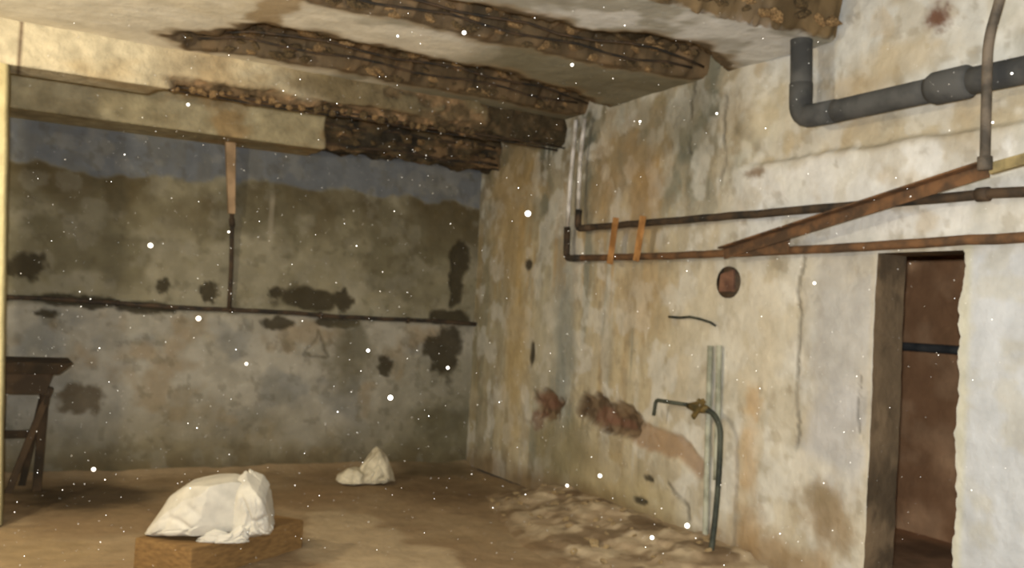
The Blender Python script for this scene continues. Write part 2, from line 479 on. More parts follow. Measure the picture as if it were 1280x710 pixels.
# ledge: the plaster above the limewashed band stands back a little
xx = xx + sstep(2.66, 2.70, V + (n2 - .5) * .04) * (1 - sstep(4.6, 4.9, U)) * 0.05
PP = np.stack([xx, U, V], -1)
rag = (fbm(b_ * 9, b_ * 0, 131) - .5) * 0.05 + (fbm(b_ * 30, b_ * 0, 132) - .5) * 0.025
PP[i0, :j1 + 1, 1] += rag[:j1 + 1]
PP[i0 - 1, :j1 + 1, 1] += rag[:j1 + 1] * 0.7
PP[i0 + 1, :j1 + 1, 1] = PP[i0, :j1 + 1, 1] + 0.012
PP[i1, :j1 + 1, 1] += (fbm(b_[:j1 + 1] * 5, b_[:j1 + 1] * 0, 133) - .5) * 0.02
keep = np.ones((U.shape[0] - 1, U.shape[1] - 1), bool)
keep[i0:i1, :j1] = False
wr = grid_mesh('wall_right', PP, p.c, M_plaster, keep=keep)
tag(wr, 'streaked cream and ochre plaster right wall with doorway and pipes', kind='structure')


# reveals of the doorway: far jamb, near jamb, lintel
def reveal(loop, colr, seed, shift=(0.24, 0, 0)):
    n = len(loop); k = 14
    Q = np.zeros((n, k, 3))
    for t in range(k):
        Q[:, t] = loop + np.array(shift) * t / (k - 1)
    a, b = np.meshgrid(np.arange(n) * .016, np.arange(k) * .02, indexing='ij')
    pp = Paint((n, k), colr)
    pp.put(sstep(.4, .65, fbm(a * 3, b * 5, seed)), tuple(int(c * .7) for c in colr), .8)
    pp.put(sstep(.5, .7, fbm(a * 7, b * 9, seed + 1)), tuple(min(255, int(c * 1.2)) for c in colr), .6)
    return Q, pp.c


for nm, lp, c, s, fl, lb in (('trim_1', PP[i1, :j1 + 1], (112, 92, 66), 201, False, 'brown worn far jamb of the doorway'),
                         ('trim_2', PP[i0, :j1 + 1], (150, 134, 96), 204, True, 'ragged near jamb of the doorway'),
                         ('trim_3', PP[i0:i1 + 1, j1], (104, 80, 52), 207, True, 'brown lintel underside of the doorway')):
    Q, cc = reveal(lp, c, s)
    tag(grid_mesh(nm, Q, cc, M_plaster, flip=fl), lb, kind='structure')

# room beyond the doorway
def plain_wall(name, origin, du, dv, nu, nv, colr, label, seed, mat=None, amp=0.02, c2=None):
    o = np.array(origin, float); du = np.array(du, float); dv = np.array(dv, float)
    a, b = np.meshgrid(np.linspace(0, 1, nu), np.linspace(0, 1, nv), indexing='ij')
    Q = o + a[..., None] * du + b[..., None] * dv
    la = np.linalg.norm(du); lb = np.linalg.norm(dv)
    nrm = np.cross(du, dv); nrm = nrm / np.linalg.norm(nrm)
    Q = Q + nrm * ((fbm(a * la * 2, b * lb * 2, seed) - .5) * amp)[..., None]
    pp = Paint(a.shape, colr)
    c2 = c2 or tuple(int(c * .72) for c in colr)
    pp.put(sstep(.42, .62, fbm(a * la * 1.6, b * lb * 1.6, seed + 2)), c2, .8)
    pp.put(sstep(.5, .7, fbm(a * la * 5, b * lb * 5, seed + 3)), tuple(int(c * .85) for c in colr), .6)
    return tag(grid_mesh(name, Q, pp.c, mat or M_plaster), label, kind='structure')


BX0 = XR + 0.24
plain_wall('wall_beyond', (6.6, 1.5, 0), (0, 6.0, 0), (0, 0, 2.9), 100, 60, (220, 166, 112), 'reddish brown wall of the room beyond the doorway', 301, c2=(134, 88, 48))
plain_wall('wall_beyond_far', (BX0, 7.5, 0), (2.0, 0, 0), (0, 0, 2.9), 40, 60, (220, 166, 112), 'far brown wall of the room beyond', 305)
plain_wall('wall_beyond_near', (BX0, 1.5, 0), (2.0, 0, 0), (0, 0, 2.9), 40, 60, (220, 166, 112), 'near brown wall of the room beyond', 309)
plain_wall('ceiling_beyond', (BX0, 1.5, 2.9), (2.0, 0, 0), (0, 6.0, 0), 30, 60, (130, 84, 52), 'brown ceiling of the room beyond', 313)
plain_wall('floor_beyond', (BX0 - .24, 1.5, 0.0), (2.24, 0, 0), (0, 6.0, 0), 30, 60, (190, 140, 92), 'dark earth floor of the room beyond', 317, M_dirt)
# walls of the room behind and beside the camera
plain_wall('wall_left', (-3.2, -1.6, 0), (0, YB + 1.62, 0), (0, 0, CZ), 120, 50, (150, 138, 106), 'stained plaster left wall outside the view', 321)
plain_wall('wall_front', (-3.2, -1.6, 0), (XR + 3.22, 0, 0), (0, 0, CZ), 90, 50, (150, 138, 110), 'stained plaster wall behind the viewpoint', 325)

# ------------------------------------------------------------------ ceiling with three spalled strips
U, V = lattice(-3.2, XR + 0.02, -1.6, YB + 0.02, 0.02)
EA = [(1.489, 4.201), (3.067, 4.169), (3.394, 4.154), (3.748, 4.148), (4.080, 4.098), (4.420, 4.071)]      # broken edge of the slab: nearer the door a layer has fallen
PB = [(1.212, 5.377), (1.510, 4.988), (1.959, 4.932), (2.345, 4.891), (2.783, 4.902), (3.122, 4.916), (3.375, 4.710), (3.866, 4.706), (4.490, 5.149), (4.282, 5.330), (3.683, 5.443), (2.659, 5.380), (2.128, 5.346), (1.726, 5.396)]
PC = [(0.961, 6.765), (1.167, 6.504), (1.381, 6.046), (1.758, 6.092), (2.265, 6.084), (2.593, 6.149), (2.977, 6.074), (3.718, 6.240), (4.366, 6.504), (4.613, 6.826), (4.137, 6.923), (3.489, 6.876), (2.560, 6.892), (2.007, 6.843), (1.413, 6.897), (1.097, 7.001)]
n1 = fbm(U * 1.2, V * 1.2, 401); n2 = fbm(U * 5, V * 5, 402); n3 = fbm(U * 14, V * 14, 403)
p = Paint(U.shape, (216, 208, 188))
p.put(sstep(.42, .66, n1), (200, 188, 160), .7)
p.put(sstep(.5, .68, n2), (224, 216, 196), .5)
cool = sstep(1.6, 2.4, U) * (1 - sstep(5.2, 5.8, V))
p.put(cool, (204, 205, 204), .85)
olive = sstep(2.2, 3.0, U + (n1 - .5)) * sstep(5.0, 5.3, V + (n2 - .5) * .4)
p.put(olive, (112, 106, 78), .85)
p.put(sstep(.5, .62, fbm(U * 2.6, V * 2.6, 407)) * sstep(1.2, 2.4, U), (128, 122, 98), .7)
p.put(sstep(3.3, 4.2, U + (n2 - .5)) * sstep(.45, .6, fbm(U * 3, V * 3, 408)), (118, 110, 86), .7)
p.put((1 - sstep(.05, .12, abs(U - 1.35) + (n2 - .5) * .2)) * sstep(4.8, 5.2, V) * (1 - sstep(6.0, 6.1, V)), (146, 120, 74), .8)
zz = CZ + (n1 - .5) * .03 + (n2 - .5) * .01
rec = np.zeros(U.shape)
face = np.zeros(U.shape)
for pl, dp in ((PB, .17), (PC, .18)):
    d = poly_dist(U, V, pl) + (n2 - .5) * .16 + (n3 - .5) * .08
    m = sstep(-0.015, 0.085, d)
    rec = np.maximum(rec, m)
    zz = zz + m * (dp + (n2 - .5) * .16 + (n3 - .5) * .10 + (fbm(U * 30, V * 30, 405) - .5) * .05)
    face = np.maximum(face, sstep(-0.085, -0.045, d))
    p.put(sstep(-0.16, -0.05, d + (n2 - .5) * .1), (150, 124, 82), .6)
cav = np.zeros(U.shape)
for i, (a, b, ra, rb) in enumerate([(3.815, 4.892, 0.205, 0.270), (3.079, 6.222, 0.165, 0.189), (1.887, 6.151, 0.103, 0.159)]):
    cav = np.maximum(cav, blob(U, V, a, b, ra, rb, 430 + i, .35, .3))
zz = zz + cav * rec * .14
p.put(face, (86, 69, 45), .92)
p.put(face * sstep(.48, .6, fbm(U * 9, V * 14, 411)), (124, 98, 64), .5)
p.put(rec, (88, 70, 44), .95)
ey = np.interp(U, [e_[0] for e_ in EA], [e_[1] for e_ in EA])
ed = ey - V + (n2 - .5) * .08 + (n3 - .5) * .05
up = sstep(-.01, .07, ed)
zz = zz + up * (.27 + (n2 - .5) * .05)
p.put(up, (190, 190, 182), .9)
p.put(up * sstep(.5, .64, fbm(U * 3, V * 3, 412)), (170, 156, 122), .7)
br = sstep(-.035, .0, ed) * (1 - sstep(.16, .30, ed + (n2 - .5) * .2))
p.put(br, (112, 88, 50), .95)
p.put(br * sstep(.48, .6, fbm(U * 6, V * 12, 413)), (78, 62, 36), .8)
zz = zz + br * ((n3 - .5) * .10 + (fbm(U * 30, V * 30, 414) - .5) * .05)
p.put(rec * sstep(.5, .62, fbm(U * 6, V * 9, 409)), (136, 106, 70), .6)
p.put(rec * sstep(.5, .62, fbm(U * 4 + 3, V * 7, 410)), (62, 52, 34), .85)
ce = grid_mesh('ceiling', np.stack([U, V, zz], -1), p.c, M_slab, flip=True)
tag(ce, 'cream concrete ceiling with long spalled strips showing rubble', kind='structure')


def stone_mesh(seed, mat, sub=2):
    q = random.Random(seed)
    bm = bmesh.new()
    bmesh.ops.create_icosphere(bm, subdivisions=sub, radius=1)
    ks = [Vector((q.gauss(0, 1), q.gauss(0, 1), q.gauss(0, 1))).normalized() for _ in range(7)]
    for v in bm.verts:
        c = v.co.copy()
        for k in ks:
            s = c.dot(k)
            if s > 0.62: c -= k * (s - 0.62)
        v.co = c * q.uniform(.93, 1.05)
    me = bpy.data.meshes.new('stone')
    bm.to_mesh(me); bm.free()
    me.materials.append(mat)
    return me


stones_l = [stone_mesh(500 + i, M_stone, 1) for i in range(5)]
stones_d = [stone_mesh(520 + i, M_stone_dark, 1) for i in range(5)]
chunks = [stone_mesh(540 + i, M_chunk, 2) for i in range(5)]


def put_piece(name, me, loc, sc3, parent=None, rz=None):
    o = link_mesh(name, me)
    if parent is not None:
        o.parent = parent
        loc = Vector(loc) - Vector(parent.location)
    o.location = loc
    o.scale = sc3
    o.rotation_euler = (rnd.uniform(-.5, .5), rnd.uniform(-.5, .5), rnd.uniform(0, 6.28) if rz is None else rz)
    return o


def scatter_poly(pl, n, zbase, parent, smin, smax, dark):
    xs = [q[0] for q in pl]; ys = [q[1] for q in pl]
    k = 0; tries = 0
    while k < n and tries < 4000:
        tries += 1
        x = rnd.uniform(max(min(xs), 0), min(max(xs), XR - .08)); y = rnd.uniform(min(ys), max(ys))
        if poly_dist(np.array([x]), np.array([y]), pl)[0] < 0.03: continue
        s = rnd.uniform(smin, smax)
        me = rnd.choice(stones_d if rnd.random() < dark else stones_l)
        put_piece('stone', me, (x, y, zbase + rnd.uniform(-.02, .03)), (s * rnd.uniform(1.1, 2.0), s, s * .7), parent, rnd.uniform(-.4, .4))
        k += 1


for k in range(26):
    x = 2.3 + 2.0 * (k + rnd.random()) / 26
    s = rnd.uniform(.03, .06)
    put_piece('stone', rnd.choice(stones_d + stones_l), (x, float(np.interp(x, [e_[0] for e_ in EA], [e_[1] for e_ in EA])) - rnd.uniform(.0, .05), CZ + rnd.uniform(.05, .24)), (s * 1.6, s * .8, s * .8), ce, 0)
scatter_poly(PB, 48, CZ + .14, ce, .025, .055, .5)
scatter_poly(PC, 60, CZ + .15, ce, .03, .065, .5)
for pl, n in ((PB, 46), (PC, 60)):                # rubble along the far side of each strip
    xs = [q[0] for q in pl]
    for k in range(n):
        x = max(min(xs), .9) + .06 + (min(max(xs), XR) - max(min(xs), .9) - .12) * (k + rnd.random()) / n
        yv = np.linspace(4.0, 7.09, 120)
        dv = poly_dist(np.full(120, x), yv, pl)
        if dv.max() <= 0: continue
        y = yv[dv > 0][-1]
        s = rnd.uniform(.03, .06)
        put_piece('stone', rnd.choice(stones_d * 2 + stones_l), (x, min(y + .01, 7.06), CZ + rnd.uniform(.0, .13)), (s * rnd.uniform(1.2, 2.2), s * .7, s * .75), ce, rnd.uniform(-.3, .3))
for pl, ofs in ((PB, (0.45, 0.8)), (PC, (0.35, 0.7))):
    xs = [q[0] for q in pl]
    for t in ofs:
        # reinforcing bars run along the strip, slightly sagging
        x0 = max(min(xs), 0.9) + .15; x1 = min(max(xs), XR) - .15
        pts = []
        for k in range(13):
            x = x0 + (x1 - x0) * k / 12
            yl = [y for y in np.linspace(4.0, 7.2, 160) if poly_dist(np.array([x]), np.array([y]), pl)[0] > 0]
            if not yl: continue
            y = yl[0] + (yl[-1] - yl[0]) * t
            pts.append((x, y, CZ + .035 + .015 * math.sin(k * 1.7 + t * 9)))
        if len(pts) > 3:
            tube('reinforcing_bar', pts, .009, M_rust_dark, ce, seg=8, sub=0)

# ------------------------------------------------------------------ concrete beams and the pillar
def beam(name, x0, x1, y0, y1, zb, zt, ero, paintf, label, step=0.022):
    """sweep of a U profile (front face, underside, rear face) with eroded concrete"""
    nx = int((x1 - x0) / step) + 1
    xs = np.linspace(x0, x1, nx)
    hgt = zt - zb; wid = y1 - y0
    nf = int(hgt / .02); nb = int(wid / .02)
    prof = [(y0, zt - hgt * i / nf, 0) for i in range(nf)] + [(y0 + wid * i / nb, zb, 1) for i in range(nb)] + [(y1, zb + hgt * i / nf, 2) for i in range(nf + 1)]
    Y = np.array([q[0] for q in prof]); Z = np.array([q[1] for q in prof])
    Xg, Yg = np.meshgrid(xs, Y, indexing='ij'); _, Zg = np.meshgrid(xs, Z, indexing='ij')
    S = np.concatenate([[0], np.cumsum(np.hypot(np.diff(Y), np.diff(Z)))])
    _, Sg = np.meshgrid(xs, S, indexing='ij')
    e = ero(Xg, Yg, Zg, Sg)                        # 0..1 erosion
    cyy = (y0 + y1) / 2
    q = fbm(Xg * 5, Sg * 7, 611)
    r = fbm(Xg * 16, Sg * 16, 612)
    k = np.clip(e, 0, 1)
    Yn = Yg + (cyy - Yg) * np.clip(k * (0.35 + .5 * (q - .3)), 0, .8) + (r - .5) * .03 * k + (q - .5) * .012
    Zn = Zg + k * (0.05 + (q - .4) * .16) * np.clip((zt - Zg) / hgt, 0, 1) + (r - .5) * .03 * k * np.clip((zt - Zg) / .05, 0, 1)
    Zn = np.minimum(Zn, zt)
    pp = paintf(Xg, Sg, e)
    o = grid_mesh(name, np.stack([Xg, Yn, Zn], -1), pp.c, M_concrete, flip=True)
    return tag(o, label, 'beam')


def ero1(X, Y, Z, S):
    a = sstep(.92, 1.02, X + (fbm(X * 6, S * 6, 621) - .5) * .2)
    low = 1 - sstep(3.10, 3.16 + .05 * fbm(X * 4, S * 0, 622), Z + (fbm(X * 12, S * 9, 623) - .5) * .05)
    hole = sstep(3.45, 3.62, X + (fbm(X * 8, S * 8, 624) - .5) * .2) * 1.3
    patch = sstep(.5, .6, fbm(X * 3.2, S * 5, 625)) * sstep(2.2, 2.7, X)
    return np.clip(a * np.maximum(low, np.maximum(hole * .95, patch * .6)), 0, 1)


def paint1(X, S, e):
    p = Paint(X.shape, (190, 176, 142))
    n = fbm(X * 2, S * 4, 631)
    p.put(sstep(.45, .65, n), (172, 146, 98), .6)
    p.put(sstep(.7, 1.1, X) * (1 - sstep(1.3, 1.5, X)), (158, 132, 88), .5)
    p.put(sstep(1.5, 2.3, X + (n - .5)), (100, 86, 56), .9)
    p.put(1 - sstep(.004, .012, abs(X - 0.02)), (100, 76, 52), .9)
    p.put(e, (104, 80, 50), .95)
    p.put(e * sstep(.5, .62, fbm(X * 14, S * 9, 633)), (168, 130, 84), .8)
    p.put(e * sstep(.5, .6, fbm(X * 9 + 2, S * 8, 634)), (66, 54, 34), .8)
    p.put(e * sstep(3.3, 3.6, X), (60, 52, 34), .8)
    return p


b1 = beam('concrete_beam', -3.2, XR, 7.10, 7.42, 3.065, CZ + .02, ero1, paint1, 'cream concrete ceiling beam with crumbling lower edge, resting on the left pillar')
for k in range(42):
    x = 0.98 + 2.5 * (k + rnd.random()) / 42
    s = rnd.uniform(.022, .042)
    put_piece('stone', rnd.choice(stones_l if x < 2.0 else stones_d + stones_l[:2]), (x, 7.15 + rnd.uniform(0, .05), 3.095 + rnd.uniform(-.012, .03)), (s * 1.2, s, s * 1.1), b1)
for y, z in ((7.19, 3.10), (7.31, 3.095)):
    tube('reinforcing_bar', [(1.0 + .28 * k, y + .01 * math.sin(k * 2), z + .008 * math.sin(k * 1.3 + y)) for k in range(13)], .009, M_rust_dark, b1, seg=8, sub=0)


def ero2(X, Y, Z, S):
    return sstep(2.50, 2.54, X + (fbm(X * 0, S * 6, 641) - .5) * .05)


def paint2(X, S, e):
    p = Paint(X.shape, (160, 146, 108))
    n = fbm(X * 2, S * 3, 643)
    p.put(sstep(.42, .62, n), (136, 122, 88), .7)
    p.put(sstep(1.0, 1.3, X) * sstep(.4, .6, fbm(X * 3, S * 4, 644)), (150, 116, 62), .6)
    p.put(sstep(.5, .7, fbm(X * 6, S * 9, 645)), (176, 164, 128), .4)
    p.put(e, (74, 60, 38), .95)
    p.put(e * sstep(.48, .6, fbm(X * 4, S * 12, 646)), (120, 92, 58), .8)
    p.put(e * sstep(.5, .6, fbm(X * 5 + 3, S * 9, 647)), (46, 42, 34), .8)
    return p


b2 = beam('concrete_beam', -3.2, XR, 8.30, YB + .03, 2.98, CZ + .02, ero2, paint2, 'olive concrete beam along the back wall, broken away to rubble at its right')
for k in range(34):
    x = 2.6 + 1.65 * rnd.random()
    s = rnd.uniform(.03, .06)
    put_piece('stone', rnd.choice(stones_d + stones_l[:1]), (x, 8.40 + rnd.uniform(0, .06), 3.09 + rnd.uniform(0, .18)), (s * 1.5, s, s * .8), b2)
for y, z in ((8.38, 3.06), (8.44, 3.14), (8.40, 3.24)):
    tube('reinforcing_bar', [(2.45 + .155 * k, y + .012 * math.sin(k * 2.1), z + .012 * math.sin(k * 1.1 + y * 7)) for k in range(13)], .012, M_rust_dark, b2, seg=8, sub=0)

# pillar at the left edge of the view
zs = np.linspace(0, 3.075, 120)
ring = [(-.40, 7.13), (-.37, 7.10), (-.28, 7.10), (-.18, 7.10), (-.08, 7.10), (-.01, 7.10), (.012, 7.115), (.022, 7.16), (.024, 7.24), (.022, 7.34), (.0, 7.40), (-.1, 7.42), (-.3, 7.42), (-.40, 7.40), (-.40, 7.13)]
Zg, Ig = np.meshgrid(zs, np.arange(len(ring)), indexing='ij')
RX = np.array([r[0] for r in ring])[None, :].repeat(120, 0); RY = np.array([r[1] for r in ring])[None, :].repeat(120, 0)
w = (fbm(Zg * 4, (RX + RY) * 4, 651) - .5) * .02
pp = Paint(Zg.shape, (206, 190, 132))
pp.put(sstep(.45, .65, fbm(Zg * 3, RX * 5 + RY * 5, 652)), (186, 164, 104), .6)
pp.put(sstep(.01, .03, RX + .012), (112, 98, 58), .8)  # right side turned from the bulb: its shade is painted in
pl = grid_mesh('concrete_pillar', np.stack([RX + w * .4 + (RX > -.2) * (.095 - .15 * Zg / 3.06), RY + w * .4, Zg], -1), pp.c, M_plaster, flip=True)
tag(pl, 'pale yellow plastered pillar at the left under the ceiling beam', 'pillar')

# ------------------------------------------------------------------ floor
U, V = lattice(-3.2, XR + .02, -1.6, YB + .02, 0.026)
n1 = fbm(U * 1.1, V * 1.1, 701); n2 = fbm(U * 4, V * 4, 702); n3 = fbm(U * 12, V * 12, 703)
p = Paint(U.shape, (156, 128, 84), .26)
p.put(sstep(.42, .62, n1), (136, 106, 64), .7)
p.put(sstep(.5, .68, n2), (150, 120, 74), .6)
LP = [(2.178, 7.015), (2.478, 7.118), (2.585, 6.689), (2.593, 6.078), (2.751, 5.633), (2.652, 5.082), (1.835, 5.338), (1.832, 5.901)]
d = poly_dist(U, V, LP) + (n2 - .5) * .3
p.put(sstep(-.06, .06, d), (176, 150, 106), .85)
for i, (a, b, ra, rb, c, al) in enumerate([(*(3.664, 7.657, 0.463, 0.671), (112, 86, 50), .7), (*(0.700, 7.963, 0.515, 0.547), (66, 52, 30), .85), (*(3.908, 8.656, 0.370, 0.455), (92, 78, 48), .7), (*(0.356, 6.332, 0.322, 0.307), (150, 122, 74), .7), (*(2.298, 7.603, 0.406, 0.417), (140, 106, 58), .6)]):
    p.put(blob(U, V, a, b, ra, rb, 710 + i, .4, .5), c, al)  # the darkest patch, beside the bench, is shade put into the floor colour
heapd = sstep(0.0, 1.0, 1 - (XR - U) / (1.25 - .45 * sstep(5.2, 7.8, V))) * (1 - sstep(6.9, 7.9, V)) * sstep(3.9, 4.8, V)
p.put(sstep(.08, .4, heapd + (n2 - .5) * .3), (158, 132, 90), .8)
p.put(sstep(.1, .3, heapd) * sstep(.52, .62, fbm(U * 6, V * 6, 705)), (112, 86, 52), .7)
zf = (n1 - .5) * .03 + (n2 - .5) * .016 + (n3 - .5) * .006
zf = zf + (.035 + .06 * fbm(U * 3, V * 0, 706)) * np.exp(-np.clip(YB - V, 0, 9) / .10)
flo = grid_mesh('floor', np.stack([U, V, zf - .012], -1), p.c, M_dirt)
tag(flo, 'brown earthen floor with pale dusty patches', kind='structure')

# heap of broken plaster along the right wall
HU, HV = lattice(2.95, XR + .01, 3.95, 7.75, 0.016)
n1 = fbm(HU * 2.2, HV * 2.2, 721); n2 = fbm(HU * 6, HV * 6, 722); n3 = fbm(HU * 16, HV * 16, 723)
hd = sstep(0.0, 1.0, 1 - (XR - HU) / (1.3 - .55 * sstep(5.2, 7.6, HV))) * (1 - sstep(6.7, 7.6, HV)) * sstep(4.0, 4.9, HV)
hz = hd * (.15 + (n1 - .5) * .16)
lev = hz / .045
fl_ = np.floor(lev + (n2 - .5) * .8); hz = .045 * (fl_ + sstep(.55, .95, lev - fl_)) * .6 + hz * .4
hz = hz + (n2 - .5) * .025 * hd + (n3 - .5) * .012 * sstep(0, .1, hd) - .04 * (1 - sstep(0.0, .12, hd))
p = Paint(HU.shape, (160, 134, 94), .26)
p.put(sstep(.45, .62, n2), (188, 164, 122), .7)
p.put(sstep(.5, .64, fbm(HU * 5 + 7, HV * 5, 724)), (114, 88, 54), .8)
p.put(1 - sstep(.02, .3, hd), (132, 102, 60), .7)
hp = grid_mesh('rubble_heap', np.stack([HU, HV, hz], -1), p.c, M_dirt)
tag(hp, 'low tan heap of crumbled plaster along the right wall', 'rubble', kind='stuff')
for k in range(46):
    y = rnd.uniform(4.7, 7.1); x = XR - rnd.uniform(.10, 1.15) * (1 - .4 * (y - 4.7) / 2.4)
    i = int(np.argmin(abs(HU[:, 0] - x))); j = int(np.argmin(abs(HV[0] - y)))
    s = rnd.uniform(.012, .032) * (1.5 if rnd.random() < .15 else 1)
    o = put_piece('plaster_chunk', rnd.choice(chunks), (x, y, max(hz[i, j], -.005) + s * .25), (s * 1.3, s, s * .6))
    tag(o, 'small broken plaster chunk lying on the rubble heap by the right wall', 'chunk', 'plaster chunks on the rubble heap')

# ------------------------------------------------------------------ pipes on the back wall
e = empty('water_pipe', (0.0, 8.76, 1.5))
tag(e, 'thin dark horizontal pipe running along the back wall', 'pipe')
xs_ = np.linspace(-3.1, XR, 16)
tube('pipe_run', [(x, 8.772 + .006 * math.sin(i * 2), 1.498 - .04 * (x / 4.3) + .008 * math.sin(i * 1.9)) for i, x in enumerate(xs_)], .020, M_rust_dark, e, wob=.002)
for x in (.9, 1.86, 2.7, 3.6):
    tube('pipe_clamp', [(x - .015, 8.772, 1.498 - .04 * x / 4.3), (x + .015, 8.772, 1.498 - .04 * x / 4.3)], .030, M_rust_dark, e, seg=12, sub=0)

e = empty('vertical_batten', (1.79, 8.70, 1.5))
tag(e, 'upright peach batten over thin dark pipe in front of the back wall', 'pipe')
bm = hexa_bm([(1.795 - .03, 8.66, 2.35), (1.795 + .03, 8.66, 2.35), (1.795 + .03, 8.71, 2.35), (1.795 - .03, 8.71, 2.35), (1.71 - .045 + .02, 8.60, 3.02), (1.71 + .065, 8.60, 3.02), (1.71 + .065, 8.66, 3.02), (1.71 - .025, 8.66, 3.02)], .006)
bm_obj('batten', bm, M_peach, e)
tube('lower_pipe', [(1.80, 8.70, 2.37), (1.815, 8.72, 2.25), (1.835, 8.745, 1.9), (1.845, 8.76, 1.49)], .020, M_rust_dark, e)
tube('coupling', [(1.806, 8.71, 2.31), (1.816, 8.72, 2.24)], .027, M_rust_dark, e, sub=0)

# ------------------------------------------------------------------ pipes on the right wall
XP = XR - .10
e = empty('heating_pipe', (XP, 6.9, 2.34))
tag(e, 'upper dark horizontal pipe on the right wall with its white riser', 'pipe')
tube('pipe_run', [(4.260, 6.646, 2.339), (4.260, 5.367, 2.330), (4.260, 4.210, 2.319), (4.260, 3.356, 2.316), (4.260, 2.777, 2.313), (4.26, 1.2, 2.335), (4.26, -1.5, 2.335)], .026, M_rust_dark, e, wob=.003)
tube('elbow', round_path([(4.260, 6.513, 2.339), (4.260, 6.733, 2.337), (4.260, 6.731, 2.500)], .06), .029, M_rust_dark, e, sub=0)
tube('riser', [(4.260, 6.739, 2.460), (4.260, 6.753, 2.926), (4.260, 6.713, 3.276)], .018, M_white_pipe, e)
tube('collar', [(4.260, 3.020, 2.316), (4.260, 2.959, 2.315)], .036, M_rust_dark, e, sub=0)
e = empty('heating_pipe', (XP, 6.9, 2.1))
tag(e, 'lower rusty horizontal pipe on the right wall just above the doorway', 'pipe')
tube('pipe_run', [(4.260, 6.784, 2.087), (4.260, 5.347, 2.075), (4.260, 4.195, 2.074), (4.260, 3.344, 2.085), (4.260, 2.768, 2.094), (4.26, 1.2, 2.105), (4.26, -1.5, 2.105)], .026, M_rust, e, wob=.003)
tube('elbow', round_path([(4.260, 6.634, 2.087), (4.260, 6.888, 2.089), (4.260, 6.902, 2.360)], .06), .029, M_rust_dark, e, sub=0)
tube('riser', [(4.260, 6.898, 2.318), (4.260, 6.891, 2.768), (4.260, 6.852, 3.284)], .018, M_white_pipe, e)
for a, b in (((4.220, 6.115, 2.390), (4.220, 6.170, 2.025)), ((4.220, 5.758, 2.380), (4.220, 5.820, 2.042))):
    o = bm_obj('pipe_strap', bar_bm(a, b, .07, .012, (0, 1, 0), .003), M_rust_orange)
    tag(o, 'orange rusted strap tying the two pipes, ' + ('nearer the white risers' if a[1] > 6.1 else 'second from the white risers'), 'strap')

e = empty('diagonal_brace', (4.300, 3.991, 2.251))
tag(e, 'rusty diagonal angle iron crossing the pipes above the doorway', 'brace')
a = Vector((4.200, 4.811, 2.067)); b = Vector((4.150, 2.888, 2.415))
bm_obj('web', bar_bm(a, b, .075, .010, (0, 0, 1), .003), M_rust, e)
bm_obj('flange', bar_bm(a + Vector((-.03, 0, .034)), b + Vector((-.03, 0, .034)), .010, .06, (0, 0, 1), .002), M_rust, e)
bm_obj('gusset', hexa_bm([(4.205, 4.815, 2.041), (4.205, 4.238, 2.056), (4.220, 4.253, 2.058), (4.220, 4.832, 2.042), (4.205, 4.740, 2.081), (4.205, 4.214, 2.192), (4.220, 4.229, 2.194), (4.220, 4.757, 2.083)], .001), M_rust, e)
bm_obj('yellow_end', bar_bm((4.160, 2.887, 2.420), (4.160, 2.134, 2.535), .055, .03, (0, 0, 1), .004), mat_mix('yellowed_paint', (108, 96, 66), (160, 142, 98), 8, .85), e)

e = empty('drain_pipe', (4.240, 4.195, 2.920))
tag(e, 'thick black drain pipe with elbow high on the right wall', 'drain pipe')
tube('vertical_run', [(4.220, 4.227, 3.438), (4.220, 4.204, 3.017)], .066, M_black_pipe, e, seg=24)
tube('elbow', round_path([(4.220, 4.209, 3.092), (4.220, 4.202, 2.882), (4.220, 3.924, 2.880)], .13), .070, M_black_pipe, e, seg=24, sub=0)
tube('horizontal_run', [(4.220, 3.984, 2.878), (4.220, 3.255, 2.885)], .066, M_black_pipe, e, seg=24)
tube('socket', [(4.220, 3.294, 2.886), (4.220, 3.255, 2.889), (4.220, 3.071, 2.890), (4.220, 3.044, 2.889)], .08, M_black_pipe, e, seg=24, radii=[.068, .086, .086, .070], sub=0)
tube('horizontal_run', [(4.220, 3.093, 2.890), (4.220, 2.775, 2.889), (4.22, 1.2, 2.935), (4.22, -1.5, 2.935)], .068, M_black_pipe, e, seg=24)

e = empty('gas_pipe', (4.100, 2.871, 2.434))
tag(e, 'grey upright pipe passing in front of the black drain pipe', 'pipe')
tube('pipe_run', round_path([(4.080, 2.777, 3.408), (4.080, 2.817, 3.209), (4.080, 2.871, 3.030), (4.080, 2.867, 2.758), (4.080, 2.861, 2.427)], .12), .024, M_grey_pipe, e)
tube('end_socket', [(4.080, 2.862, 2.465), (4.080, 2.860, 2.403)], .034, M_grey_pipe, e, sub=0)

